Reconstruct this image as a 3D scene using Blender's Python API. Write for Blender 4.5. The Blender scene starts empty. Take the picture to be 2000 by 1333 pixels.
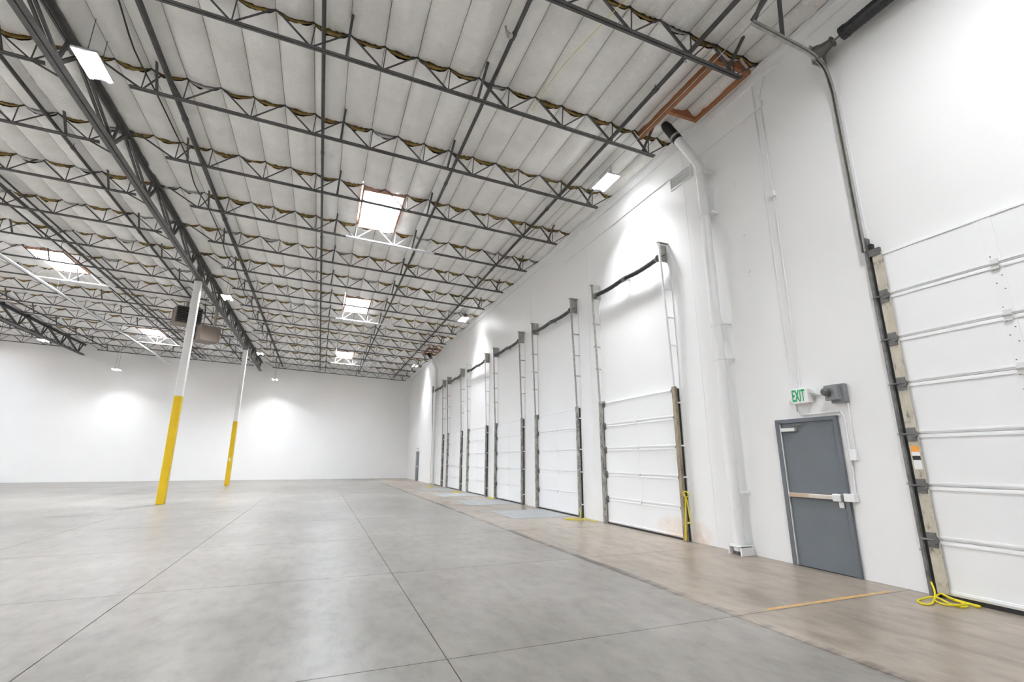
import bpy, bmesh, math, random
from mathutils import Vector, Matrix, noise
random.seed(7)
C = bpy.context.scene.collection
SC = bpy.context.scene
PI = math.pi

# ---------------------------------------------------------------- camera
cam_d = bpy.data.cameras.new('camera'); cam = bpy.data.objects.new('camera', cam_d); C.objects.link(cam)
cam_d.sensor_width = 36; cam_d.lens = 929.393 * 36 / 2000; cam_d.clip_start = .05; cam_d.clip_end = 300
R = ((0.930493, -0.366301, 0.002461), (0.090903, 0.224397, -0.970249), (0.354851, 0.903033, 0.242098))
m = Matrix(((R[0][0], -R[1][0], -R[2][0]), (R[0][1], -R[1][1], -R[2][1]), (R[0][2], -R[1][2], -R[2][2]))).to_4x4()
m.translation = (0, 0, 1.552)
cam.matrix_world = m
SC.camera = cam

# ---------------------------------------------------------------- exposure, world, sampling help
SC.view_settings.view_transform = 'Standard'; SC.view_settings.look = 'None'
SC.view_settings.gamma = 1; SC.view_settings.use_curve_mapping = False
SC.view_settings.exposure = 2.2
SC.cycles.use_denoising = True
SC.cycles.max_bounces = 6; SC.cycles.diffuse_bounces = 4; SC.cycles.glossy_bounces = 2; SC.cycles.transmission_bounces = 4
SC.cycles.sample_clamp_indirect = 6; SC.cycles.adaptive_threshold = .05
w = bpy.data.worlds.new('sky'); SC.world = w; w.use_nodes = True
bg = w.node_tree.nodes['Background']; bg.inputs[0].default_value = (0.80, 0.90, 1.0, 1); bg.inputs[1].default_value = 22.0

LAMP_W = 262.0          # high bay lights out of view, kept strong as room fill
WALL_LAMP_W = 24.0      # smaller lights hung close to a wall
LAMP_COL = (0.955, 0.975, 1.0)
# lamp centres (x, y, z); the last three hang close to the far wall
LAMPS = [(-4.37, 9.25, 8.30), (6.07, 9.03, 8.30), (-4.35, 22.75, 8.33), (6.05, 22.0, 8.30), (-4.28, 34.9, 8.33), (6.02, 35.0, 8.30),
         (-17.3, 38.9, 8.95), (-3.72, 40.5, 7.49), (-13.7, 40.5, 7.56), (4.0, 1.2, 8.35), (-4.37, -3.8, 8.30),
         (-15.9, -3.8, 8.6), (-15.9, 9.2, 8.6), (-15.9, 22.4, 8.6), (-25.5, 9.2, 8.8), (-25.5, 24.0, 8.8), (-24.5, 39.5, 8.8)]

# ---------------------------------------------------------------- layout constants (metres)
W = 6.976; YF = 42.45; YB = -12.0; XL = -28.0
ztop = lambda x: 8.70 + .04 * (W - x)
JY0 = 5.15; JD = 2.4439
jy = lambda i: JY0 + JD * i
SLOPE = math.atan(.04)

# ---------------------------------------------------------------- materials
def mat(name, col=(.8, .8, .8), rough=.5, metal=0., spec=.5):
    M = bpy.data.materials.new(name); M.use_nodes = True
    b = M.node_tree.nodes['Principled BSDF']
    b.inputs['Base Color'].default_value = (*col, 1); b.inputs['Roughness'].default_value = rough
    b.inputs['Metallic'].default_value = metal; b.inputs['Specular IOR Level'].default_value = spec
    return M, M.node_tree, b
def nd(t, typ, **k):
    n = t.nodes.new(typ)
    for a, v in k.items(): setattr(n, a, v)
    return n
def noise_tex(t, scale, detail=4, rough=.55, mapscale=None, dist=0):
    g = nd(t, 'ShaderNodeNewGeometry'); n = nd(t, 'ShaderNodeTexNoise')
    n.inputs['Scale'].default_value = scale; n.inputs['Detail'].default_value = detail; n.inputs['Roughness'].default_value = rough
    n.inputs['Distortion'].default_value = dist
    if mapscale:
        mp = nd(t, 'ShaderNodeMapping'); mp.inputs['Scale'].default_value = mapscale
        t.links.new(g.outputs['Position'], mp.inputs[0]); t.links.new(mp.outputs[0], n.inputs['Vector'])
    else: t.links.new(g.outputs['Position'], n.inputs['Vector'])
    return n
def ramp(t, src, stops):
    r = nd(t, 'ShaderNodeValToRGB'); e = r.color_ramp.elements
    while len(e) < len(stops): e.new(.5)
    for el, (p, c) in zip(e, stops):
        el.position = p; el.color = (*c, 1) if len(c) == 3 else c
    t.links.new(src, r.inputs[0]); return r
def mixc(t, f, a, b, mode='MIX'):
    n = nd(t, 'ShaderNodeMix', data_type='RGBA', blend_type=mode)
    for s, i in ((f, 0), (a, 6), (b, 7)):
        if isinstance(s, (int, float)): n.inputs[i].default_value = s
        elif isinstance(s, tuple): n.inputs[i].default_value = (*s, 1)
        else: t.links.new(s, n.inputs[i])
    return n.outputs[2]
def mth(t, op, a, b=None, c=None, clamp=False):
    n = nd(t, 'ShaderNodeMath', operation=op); n.use_clamp = clamp
    for i, s in enumerate((a, b, c)):
        if s is None: continue
        if isinstance(s, (int, float)): n.inputs[i].default_value = s
        else: t.links.new(s, n.inputs[i])
    return n.outputs[0]
def bump(t, b, h, strength=.2, dist=.02):
    n = nd(t, 'ShaderNodeBump'); n.inputs['Strength'].default_value = strength; n.inputs['Distance'].default_value = dist
    t.links.new(h, n.inputs['Height']); t.links.new(n.outputs[0], b.inputs['Normal'])
def simple(name, col, rough=.5, metal=0., var=.12, scale=6., spec=.5, bmp=0):
    M, t, b = mat(name, col, rough, metal, spec)
    n = noise_tex(t, scale)
    r = ramp(t, n.outputs[0], [(.3, tuple(c * (1 - var) for c in col)), (.7, tuple(min(1, c * (1 + var)) for c in col))])
    t.links.new(r.outputs[0], b.inputs['Base Color'])
    if bmp: bump(t, b, n.outputs[0], bmp, .01)
    return M

# floor concrete
M_floor, t, b = mat('polished_concrete', (.45, .43, .40), .3)
n1 = noise_tex(t, .55, 6, .6, (1, .7, 1)); n2 = noise_tex(t, 3.5, 8, .65, (1.6, .8, 1)); n3 = noise_tex(t, 40, 3, .5)
base = ramp(t, n1.outputs[0], [(.34, (.200, .184, .163)), (.5, (.240, .223, .201)), (.66, (.290, .271, .247))])
fine = ramp(t, n2.outputs[0], [(.32, (.76, .75, .735)), (.5, (.98, .98, .98)), (.68, (1.12, 1.115, 1.10))])
c = mixc(t, 1.0, base.outputs[0], fine.outputs[0], 'MULTIPLY')
g = nd(t, 'ShaderNodeNewGeometry'); s = nd(t, 'ShaderNodeSeparateXYZ'); t.links.new(g.outputs['Position'], s.inputs[0])
X, Y = s.outputs[0], s.outputs[1]
dock = mth(t, 'GREATER_THAN', X, 4.12)
dockc = mixc(t, 1.0, c, (1.30, 1.20, 1.09), 'MULTIPLY')
tire = noise_tex(t, 1.6, 5, .6, (2.2, .5, 1)); tr = ramp(t, tire.outputs[0], [(.34, (.70, .68, .665)), (.50, (1, 1, 1))])
dockc = mixc(t, .9, dockc, tr.outputs[0], 'MULTIPLY')
c = mixc(t, dock, c, dockc)
# dark worn band along the joint between the slab and the dock strip
wob = noise_tex(t, 1.1, 4, .6); wv = mth(t, 'MULTIPLY', mth(t, 'SUBTRACT', wob.outputs[0], .5), .16)
dx = mth(t, 'ABSOLUTE', mth(t, 'SUBTRACT', mth(t, 'ADD', X, wv), 4.15))
pres = ramp(t, noise_tex(t, .8, 5, .7, (.2, 1, 1)).outputs[0], [(.42, (0, 0, 0)), (.52, (1, 1, 1))])
band = mth(t, 'MULTIPLY', mth(t, 'SUBTRACT', 1.5, mth(t, 'DIVIDE', dx, .07), None, True), pres.outputs[0])
sp2 = noise_tex(t, 2.3, 3, .5, (1, 1.6, 1), .4); sc2 = ramp(t, sp2.outputs[0], [(.235, (.55, .53, .50)), (.26, (1, 1, 1))]); c = mixc(t, .6, c, sc2.outputs[0], 'MULTIPLY')
speck = ramp(t, n3.outputs[0], [(.20, (.72, .70, .68)), (.27, (1, 1, 1))])
c = mixc(t, .8, c, speck.outputs[0], 'MULTIPLY')
bandc = mixc(t, 1.0, c, (.30, .30, .29), 'MULTIPLY')
c = mixc(t, band, c, bandc)
t.links.new(c, b.inputs['Base Color'])
rr = nd(t, 'ShaderNodeMapRange'); t.links.new(n2.outputs[0], rr.inputs[0]); rr.inputs[3].default_value = .31; rr.inputs[4].default_value = .36
t.links.new(rr.outputs[0], b.inputs['Roughness']); b.inputs['Specular IOR Level'].default_value = .38
M_joint = simple('joint_sealant', (.10, .09, .08), .9)
M_leveler = simple('leveler_steel', (.36, .37, .37), .45, 0, .15, 4)
M_yline, t, b = mat('yellow_floor_paint', (.75, .45, .10), .5)
n = noise_tex(t, 9, 5, .7); r = ramp(t, n.outputs[0], [(.42, (.68, .36, .07)), (.56, (.46, .33, .18))]); t.links.new(r.outputs[0], b.inputs['Base Color'])

# painted wall
M_wall, t, b = mat('white_wall_paint', (.86, .86, .855), .42)
n = noise_tex(t, .35, 4); r = ramp(t, n.outputs[0], [(.3, (.84, .84, .835)), (.7, (.875, .875, .87))]); 
g = nd(t, 'ShaderNodeNewGeometry'); s = nd(t, 'ShaderNodeSeparateXYZ'); t.links.new(g.outputs['Position'], s.inputs[0])
def blotch(t, s, y0, z0, ry, rz, seed=0.):
    a = mth(t, 'POWER', mth(t, 'DIVIDE', mth(t, 'SUBTRACT', s.outputs[1], y0), ry), 2.)
    c_ = mth(t, 'POWER', mth(t, 'DIVIDE', mth(t, 'SUBTRACT', s.outputs[2], z0), rz), 2.)
    a.node.inputs[0]; d = mth(t, 'ADD', a, c_)
    k = mth(t, 'SUBTRACT', 1., d, None, True)
    nn = noise_tex(t, 5, 5, .65); return mth(t, 'MULTIPLY', k, mth(t, 'MULTIPLY_ADD', nn.outputs[0], 2.6, -.75, True), None, True)
st = blotch(t, s, 7.78, .12, .34, .30)
cc = mixc(t, mth(t, 'MULTIPLY', st, .8), r.outputs[0], (.74, .52, .36))
t.links.new(cc, b.inputs['Base Color']); bump(t, b, noise_tex(t, 25, 3).outputs[0], .06, .01)
M_white = simple('white_gloss_paint', (.85, .85, .85), .35, 0, .02)
M_panel, t, b = mat('white_door_panel', (.86, .865, .87), .32)
g = nd(t, 'ShaderNodeNewGeometry'); s = nd(t, 'ShaderNodeSeparateXYZ'); t.links.new(g.outputs['Position'], s.inputs[0])
st = blotch(t, s, 8.45, .16, .62, .32)
sc_ = noise_tex(t, 3, 6, .7, (1, 1, 2)); sr = ramp(t, sc_.outputs[0], [(.24, (.62, .62, .62)), (.30, (.865, .87, .875))])
low = mth(t, 'LESS_THAN', s.outputs[2], 1.2)
base = mixc(t, low, (.865, .87, .875), sr.outputs[0])
cc = mixc(t, mth(t, 'MULTIPLY', st, .8), base, (.76, .55, .38)); t.links.new(cc, b.inputs['Base Color'])

M_steel = simple('dark_primed_steel', (.082, .080, .078), .5, 0, .25, 5)
M_steel2 = simple('grey_primed_girder', (.105, .103, .100), .45, 0, .2, 5)
M_whitesteel = simple('white_steel', (.82, .83, .85), .4, 0, .03)
M_pipe = simple('black_iron_pipe', (.06, .058, .055), .5, .0, .25, 8)
M_galv = simple('galvanised_steel', (.42, .41, .38), .42, .6, .2, 10)
M_track = simple('worn_track_steel', (.17, .17, .165), .45, .5, .35, 9)
M_beige, t, b = mat('scuffed_beige_angle', (.55, .50, .40), .5)
n = noise_tex(t, 9, 6, .7, (1, 1, .6)); r = ramp(t, n.outputs[0], [(.34, (.19, .17, .15)), (.44, (.50, .46, .37)), (.8, (.64, .60, .50))]); t.links.new(r.outputs[0], b.inputs['Base Color'])
M_brown, t, b = mat('weathered_brown_angle', (.3, .25, .18), .6)
n = noise_tex(t, 6, 6, .7, (1, 1, .5)); r = ramp(t, n.outputs[0], [(.32, (.13, .09, .06)), (.5, (.33, .27, .19)), (.75, (.47, .42, .33))]); t.links.new(r.outputs[0], b.inputs['Base Color'])
M_greyangle, t, b = mat('worn_grey_angle', (.3, .3, .3), .55)
n = noise_tex(t, 12, 6, .75, (1, 1, .5)); r = ramp(t, n.outputs[0], [(.36, (.09, .085, .08)), (.5, (.30, .29, .27)), (.68, (.52, .50, .46))]); t.links.new(r.outputs[0], b.inputs['Base Color'])
M_black = simple('black_rubber', (.018, .018, .018), .55, 0, .2, 12)
M_spring = simple('oiled_black_spring', (.035, .035, .038), .38, .3, .3, 20)
M_cast = simple('grey_cast_metal', (.16, .16, .155), .45, .5, .2, 9)
M_yellow = simple('safety_yellow_paint', (.72, .47, .004), .38, 0, .04, 3)
M_rope = simple('yellow_rope', (.72, .60, .015), .6, 0, .12, 60, bmp=.3)
M_doorgrey = simple('grey_door_paint', (.145, .163, .182), .42, 0, .05, 2)
M_framegrey = simple('grey_frame_paint', (.14, .155, .175), .4, 0, .05, 2)
M_closer = simple('aluminium', (.72, .72, .70), .35, .5, .05)
M_bronze = simple('satin_bar_metal', (.62, .57, .50), .33, .6, .08, 5)
M_boxgrey = simple('grey_enclosure', (.25, .265, .275), .45, 0, .06)
M_heater = simple('taupe_heater_sheet', (.18, .145, .115), .5, 0, .05, 3)
M_green = simple('exit_green', (.0, .42, .14), .5, 0, .02)
M_orange = simple('orange_label', (.85, .35, .05), .5)
M_cable = simple('black_cable', (.03, .03, .03), .6)
M_cord = simple('pale_yellow_cord', (.75, .62, .25), .7)
M_wood, t, b = mat('red_brown_timber', (.30, .11, .04), .6)
n = noise_tex(t, 4, 5, .6, (6, .6, 6)); r = ramp(t, n.outputs[0], [(.3, (.24, .085, .035)), (.7, (.42, .18, .075))]); t.links.new(r.outputs[0], b.inputs['Base Color'])
M_curb, t, b = mat('pale_red_curb_timber', (.55, .30, .20), .6)
n = noise_tex(t, 4, 5, .6, (6, .6, 6)); r = ramp(t, n.outputs[0], [(.3, (.50, .25, .16)), (.7, (.68, .40, .28))]); t.links.new(r.outputs[0], b.inputs['Base Color'])
M_deck = simple('dark_plywood_deck', (.10, .07, .045), .8)
M_batt, t, b = mat('yellow_fibreglass', (.36, .25, .08), .95)
n = noise_tex(t, 9, 5, .7); r = ramp(t, n.outputs[0], [(.3, (.20, .13, .04)), (.5, (.40, .27, .08)), (.75, (.58, .42, .15))]); t.links.new(r.outputs[0], b.inputs['Base Color'])
# foil
M_foil, t, b = mat('white_foil_facing', (.78, .765, .745), .3, .42)
v = noise_tex(t, 2.2, 7, .68, (1.0, 3.0, 1.0), .6); fn = noise_tex(t, 9, 5, .72, (1, 1.3, 1), 1.6)
cr = ramp(t, noise_tex(t, 1.2, 4).outputs[0], [(.3, (.84, .82, .79)), (.7, (.97, .955, .93))]); t.links.new(cr.outputs[0], b.inputs['Base Color'])
hh = mth(t, 'ADD', v.outputs[0], mth(t, 'MULTIPLY', mth(t, 'ABSOLUTE', mth(t, 'SUBTRACT', fn.outputs[0], .5)), 1.6)); bump(t, b, hh, .7, .032)
rg = nd(t, 'ShaderNodeMapRange'); t.links.new(fn.outputs[0], rg.inputs[0]); rg.inputs[3].default_value = .30; rg.inputs[4].default_value = .5
t.links.new(rg.outputs[0], b.inputs['Roughness'])
M_pane = bpy.data.materials.new('milky_acrylic'); M_pane.use_nodes = True; t = M_pane.node_tree; t.nodes.clear()
o_ = nd(t, 'ShaderNodeOutputMaterial'); tl = nd(t, 'ShaderNodeBsdfTranslucent'); tp = nd(t, 'ShaderNodeBsdfTransparent'); mx = nd(t, 'ShaderNodeMixShader')
tl.inputs[0].default_value = (.95, .96, .98, 1); mx.inputs[0].default_value = .45
t.links.new(tl.outputs[0], mx.inputs[1]); t.links.new(tp.outputs[0], mx.inputs[2]); t.links.new(mx.outputs[0], o_.inputs[0])
M_led = bpy.data.materials.new('led_tube_light'); M_led.use_nodes = True; t = M_led.node_tree; t.nodes.clear()
o_ = nd(t, 'ShaderNodeOutputMaterial'); em = nd(t, 'ShaderNodeEmission'); em.inputs[0].default_value = (*LAMP_COL, 1); em.inputs[1].default_value = 14
t.links.new(em.outputs[0], o_.inputs[0])

# ---------------------------------------------------------------- mesh helpers
WL = {}
def wl(o): return WL.get(o, Vector((0, 0, 0))) if o else Vector((0, 0, 0))
class MB:
    def __init__(s): s.v = []; s.f = []; s.m = []; s.mi = 0
    def add(s, vs, fs):
        n = len(s.v); s.v += [tuple(x) for x in vs]; s.f += [tuple(i + n for i in f) for f in fs]; s.m += [s.mi] * len(fs); return s
    def box(s, a, b):
        x0, y0, z0 = (min(a[i], b[i]) for i in range(3)); x1, y1, z1 = (max(a[i], b[i]) for i in range(3))
        return s.add([(x0, y0, z0), (x1, y0, z0), (x1, y1, z0), (x0, y1, z0), (x0, y0, z1), (x1, y0, z1), (x1, y1, z1), (x0, y1, z1)],
                     [(3, 2, 1, 0), (4, 5, 6, 7), (0, 1, 5, 4), (1, 2, 6, 5), (2, 3, 7, 6), (3, 0, 4, 7)])
    def prism(s, prof, p0, p1, up=(0, 0, 1)):
        p0, p1 = Vector(p0), Vector(p1); d = (p1 - p0).normalized(); up = Vector(up)
        if abs(d.dot(up)) > .98: up = Vector((0, 1, 0))
        sd = d.cross(up).normalized(); u = sd.cross(d).normalized(); n = len(prof)
        vs = [p0 + sd * a + u * c_ for a, c_ in prof] + [p1 + sd * a + u * c_ for a, c_ in prof]
        fs = [(i, (i + 1) % n, n + (i + 1) % n, n + i) for i in range(n)] + [tuple(range(n))[::-1], tuple(range(n, 2 * n))]
        return s.add(vs, fs)
    def bar(s, p0, p1, w=.05, h=.05, up=(0, 0, 1)):
        return s.prism([(-w / 2, -h / 2), (w / 2, -h / 2), (w / 2, h / 2), (-w / 2, h / 2)], p0, p1, up)
    def tube(s, pts, r, n=8, closed=False, caps=True):
        pts = [Vector(p) for p in pts]; k = len(pts); rings = []; prev = None
        for i, p in enumerate(pts):
            a = pts[i - 1] if i else (pts[-1] if closed else p); c_ = pts[(i + 1) % k] if (i < k - 1 or closed) else p
            d = (c_ - a).normalized()
            if prev is None:
                ref = Vector((0, 0, 1)) if abs(d.z) < .9 else Vector((0, 1, 0)); u = d.cross(ref).normalized()
            else:
                u = prev - d * prev.dot(d); u.normalize()
            prev = u; v_ = d.cross(u); rr_ = r[i] if isinstance(r, (list, tuple)) else r
            rings.append([p + u * math.cos(2 * PI * j / n) * rr_ + v_ * math.sin(2 * PI * j / n) * rr_ for j in range(n)])
        fs = []; tot = k if closed else k - 1
        for i in range(tot):
            for j in range(n):
                a = i * n + j; b_ = i * n + (j + 1) % n; i2 = ((i + 1) % k) * n
                fs.append((a, i2 + j, i2 + (j + 1) % n, b_))
        if caps and not closed: fs += [tuple(range(n)), tuple(range((k - 1) * n, k * n))[::-1]]
        return s.add([p for r_ in rings for p in r_], fs)
    def build(s, name, M, parent=None, smooth=False, bevel=0, loc=None):
        off = Vector(loc) if loc is not None else wl(parent)
        me = bpy.data.meshes.new(name); me.from_pydata([(x - off.x, y - off.y, z - off.z) for x, y, z in s.v], [], s.f)
        Ms = M if isinstance(M, (list, tuple)) else [M]
        for q in Ms: me.materials.append(q)
        if len(Ms) > 1: me.polygons.foreach_set('material_index', s.m)
        bm = bmesh.new(); bm.from_mesh(me); bmesh.ops.recalc_face_normals(bm, faces=bm.faces)
        if bevel: bmesh.ops.bevel(bm, geom=bm.edges[:], offset=bevel, segments=1, affect='EDGES', clamp_overlap=True)
        bm.to_mesh(me); bm.free()
        if smooth:
            me.polygons.foreach_set('use_smooth', [True] * len(me.polygons)); me.set_sharp_from_angle(angle=math.radians(40))
        me.update()
        o = bpy.data.objects.new(name, me); C.objects.link(o)
        if parent: o.parent = parent; WL[o] = off
        elif loc is not None: o.location = loc; WL[o] = Vector(loc)
        return o
def tag(o, label=None, cat=None, group=None, kind=None):
    for k, v_ in (('label', label), ('category', cat), ('group', group), ('kind', kind)):
        if v_: o[k] = v_
    return o
def thing(name, loc, label, cat, group=None, kind=None):
    o = bpy.data.objects.new(name, None); C.objects.link(o); o.location = loc; o.empty_display_size = .1; WL[o] = Vector(loc)
    return tag(o, label, cat, group, kind)
def kids(o): return KIDS.get(o) or list(o.children)
KIDS = {}
def copy_tree(o, loc=None, parent=None):
    c_ = o.copy(); C.objects.link(c_)
    if parent: c_.parent = parent
    if loc is not None: c_.location = loc
    for ch in kids(o): copy_tree(ch, None, c_)
    return c_
def spline(pts, n=6, closed=False):
    pts = [Vector(p) for p in pts]; out = []; k = len(pts)
    for i in range(k if closed else k - 1):
        g_ = lambda j: pts[j % k] if closed else pts[max(0, min(k - 1, j))]
        a, b_, c_, d = g_(i - 1), g_(i), g_(i + 1), g_(i + 2)
        for q in range(n):
            u = q / n; out.append(.5 * ((2 * b_) + (c_ - a) * u + (2 * a - 5 * b_ + 4 * c_ - d) * u * u + (3 * b_ - a - 3 * c_ + d) * u ** 3))
    if not closed: out.append(pts[-1])
    return out
ORD = ['first', 'second', 'third', 'fourth', 'fifth', 'sixth', 'seventh', 'eighth', 'ninth', 'tenth', 'eleventh', 'twelfth', 'thirteenth',
       'fourteenth', 'fifteenth', 'sixteenth', 'seventeenth', 'eighteenth']

# ================================================================= SETTING
floor = MB().box((XL, YB, -.30), (W + .2, YF + .2, -.012)).build('floor', M_joint)
tag(floor, 'grey polished concrete warehouse floor in large jointed slabs', 'floor', kind='structure')
XJ = [XL, -26.4, -23.35, -20.3, -17.25, -14.2, -11.15, -8.1, -5.03, -1.915, 1.1, 4.12, W + .1]
YJ = [YB, -8.7, -5.5, -2.2, 1.0, 4.2, 7.38, 10.6, 14.05, 17.4, 20.85, 24.3, 27.7, 31.1, 34.5, 37.9, YF + .1]
for i in range(len(XJ) - 1):
    for j in range(len(YJ) - 1):
        gp = .0045
        MB().box((XJ[i] + gp, YJ[j] + gp, -.05), (XJ[i + 1] - gp, YJ[j + 1] - gp, 0)).build('floor_slab', M_floor, floor)
pl = MB().box((4.62, 4.22, 0), (6.66, 4.275, .0012)).build('painted_line', M_yline, floor); pl['label'] = 'worn yellow painted line'

def wall(name, a, b_, label):
    return tag(MB().box(a, b_).build(name, M_wall), label, 'wall', kind='structure')
# dock wall: tall tilt-up panels with narrow recessed joints, split where the joints show
wr = wall('wall_right', (W + .02, YB, 0), (W + .22, YF + .2, 9.3), 'tall white painted concrete wall with the dock doors')
PJ = [YB, -4.3, 1.9 - 2.1, 7.35, 11.6, 15.8, 19.95, 24.12, 28.25, 32.9, 37.6, YF]
for a, b_ in zip(PJ[:-1], PJ[1:]):
    MB().box((W, a + .003, 0), (W + .05, b_ - .003, 9.3)).build('wall_panel', M_wall, wr)
wall('wall_back', (XL - .2, YF, 0), (W + .2, YF + .2, 10.6), 'plain white far end wall')
wall('wall_left', (XL - .2, YB, 0), (XL, YF, 10.6), 'plain white side wall opposite the docks')
wall('wall_front', (XL - .2, YB - .2, 0), (W + .2, YB, 10.6), 'plain white wall behind the viewer')
lg = MB().box((W - .045, YB, 8.42), (W, YF, 8.62)).box((W - .11, YB, 8.60), (W, YF, 8.63)).build('trim_1', M_white)
tag(lg, 'white steel ledger strip along the top of the dock wall', 'trim', kind='structure')

# skylight cells: (bay from joist i, x0 index) ; a roof grid cell starts at XG + .61 k
XG = .44; PW = .61
SKY = [(3, 0), (7, 0), (12, 0), (7, -19), (12, -19), (-6, 0), (-2, -19), (3, -19), (3, -37), (8, -37), (13, -37)]  # the last six are out of view, added for soft ambient daylight
skycells = set()
for i, k in SKY: skycells |= {(i, k), (i, k + 1)}
def slab_quad(B, x0, x1, y0, y1, h0, h1):
    B.add([(x0, y0, ztop(x0) + h0), (x1, y0, ztop(x1) + h0), (x1, y1, ztop(x1) + h0), (x0, y1, ztop(x0) + h0),
           (x0, y0, ztop(x0) + h1), (x1, y0, ztop(x1) + h1), (x1, y1, ztop(x1) + h1), (x0, y1, ztop(x0) + h1)],
          [(3, 2, 1, 0), (4, 5, 6, 7), (0, 1, 5, 4), (1, 2, 6, 5), (2, 3, 7, 6), (3, 0, 4, 7)])
D = MB()
ys = [YB - .2] + [jy(i) for i in range(-6, 16)] + [YF + .2]
for n_, (a, b_) in enumerate(zip(ys[:-1], ys[1:])):
    i = n_ - 7; xs = [XL - .2]
    for (si, k) in sorted([q for q in SKY if q[0] == i], key=lambda q: q[1]): xs += [XG + PW * k, XG + PW * (k + 2)]
    xs.append(W + .2)
    for q in range(0, len(xs), 2): slab_quad(D, xs[q], xs[q + 1], a, b_, .10, .22)
ceil = tag(D.build('ceiling', M_deck), 'sloping roof deck lined with draped white foil insulation', 'ceiling', kind='structure')

# ---- foil pillows
def pillow_geo(nx, ny, Lx, Ly, seed, sag=.145):
    vs, fs = [], []
    for j in range(ny + 1):
        v_ = j / ny; v2 = v_ if ny > 6 else v_
        e = 1 - .52 * max(0, (v_ - .86) / .14) ** 2
        e *= .88 + .12 * max(0, 1 - v_ / .15)
        mid = .22 * math.exp(-((v_ - .5) / .025) ** 2)
        for i in range(nx + 1):
            u = i / nx; q = (1 - (2 * u - 1) ** 2) ** .85
            nz = noise.noise(Vector((u * 1.6 + seed * 7.3, v_ * 5, seed))) * .034 + noise.noise(Vector((u * 4 + seed, v_ * 14, seed * 3))) * .018
            ew = max(0, 1 - v_ / .13) + max(0, (v_ - .84) / .16); nz += (abs(noise.noise(Vector((u * 13 + seed, v_ * 7, seed * 5)))) - .15) * .06 * min(1, ew)
            vs.append((u * Lx, v_ * Ly, -sag * q * (e - mid) + nz * min(1, q * 1.6)))
    for j in range(ny):
        for i in range(nx):
            a = j * (nx + 1) + i; fs.append((a, a + nx + 1, a + nx + 2, a + 1))
    return vs, fs
def batt_geo(nx, Lx, sag=.125, y=0.):
    vs, fs = [], []
    for i in range(nx + 1):
        u = i / nx; q = (1 - (2 * u - 1) ** 2) ** .85
        vs += [(u * Lx, y - .012, -sag * q * .985), (u * Lx, y - .012, -sag * .22 * q + .02), (u * Lx, y + .05, -sag * .22 * q + .02)]
    for i in range(nx):
        a = 3 * i; fs += [(a, a + 3, a + 4, a + 1), (a + 1, a + 4, a + 5, a + 2)]
    return vs, fs
def mesh_of(name, vs, fs, M):
    me = bpy.data.meshes.new(name); me.from_pydata(vs, [], fs); me.materials.append(M)
    me.polygons.foreach_set('use_smooth', [True] * len(me.polygons)); me.update(); return me
FOIL = [mesh_of('foil_panel', *pillow_geo(14, 34, PW - .006, JD - .04, k + 1), M_foil) for k in range(6)]
BATT = mesh_of('batt_end', *batt_geo(8, PW - .006), M_batt); FEND = mesh_of('folded_foil_end', *batt_geo(8, PW - .006), M_foil)
Rm = Matrix(R); camp = Vector((0, 0, 1.552))
def px(p):
    c_ = Rm @ (Vector(p) - camp)
    if c_.z < .2: return None
    return 1000 + 929.4 * c_.x / c_.z, 666.5 + 929.4 * c_.y / c_.z
cells = []
for i in range(-7, 16):
    for k in range(-46, 11):
        if (i, k) in skycells: continue
        x0 = XG + PW * k; y0 = jy(i)
        if i == 15: continue
        P = [px((x0 + a, y0 + b_, ztop(x0))) for a, b_ in ((0, 0), (PW, 0), (PW, JD), (0, JD))]
        ar = 0
        if all(P):
            inn = any(-60 < p[0] < 2060 and -60 < p[1] < 1400 for p in P)
            ar = abs(sum(P[q][0] * P[(q + 1) % 4][1] - P[(q + 1) % 4][0] * P[q][1] for q in range(4))) / 2 if inn else 0
            ar = min(ar, 60000)
        cells.append((ar, i, k))
cells.sort(reverse=True)
FF = MB(); BF = MB(); gv = None
bv, bf = batt_geo(5, PW - .006)
gvs = [pillow_geo(6, 9, PW - .006, JD - .04, k + 11) for k in range(4)]
for n_, (ar, i, k) in enumerate(cells):
    x0 = XG + PW * k; y0 = jy(i) + .02; z0 = ztop(x0) + .012
    rnd = random.random(); wid = 1.0 if k < 10 else (W - x0 - .01) / PW
    hasb = rnd > (.12 if x0 > -5 else .35)
    if n_ < 299 and ar > 0:
        o = bpy.data.objects.new('foil_panel', FOIL[random.randrange(6)]); C.objects.link(o); o.parent = ceil
        o.location = (x0 + .003, y0, z0); o.rotation_euler = (0, SLOPE, 0); o.scale = (wid, 1, random.uniform(.85, 1.15))
        if True:
            bo = bpy.data.objects.new('batt_end', BATT) if hasb else bpy.data.objects.new('folded_foil_end', FEND); C.objects.link(bo); bo.parent = o
    else:
        vs, fs = gvs[random.randrange(4)]; sz = random.uniform(.85, 1.15)
        FF.add([(x0 + .003 + x * wid, y0 + y, z0 - .04 * x + z * sz) for x, y, z in vs], fs)
        (BF if hasb else FF).add([(x0 + .003 + x * wid, y0 + y, z0 - .04 * x + z * sz) for x, y, z in bv], bf)
# the narrow strip between the last joist and the far wall
FF.add([(XL, jy(15) + .02, ztop(XL)), (W, jy(15) + .02, ztop(W)), (W, YF, ztop(W)), (XL, YF, ztop(XL))], [(0, 1, 2, 3)])
ff = FF.build('foil_field', M_foil, ceil, smooth=True); ff['kind'] = 'stuff'
bfo = BF.build('batt_field', M_batt, ceil, smooth=True); bfo['kind'] = 'stuff'

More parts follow.
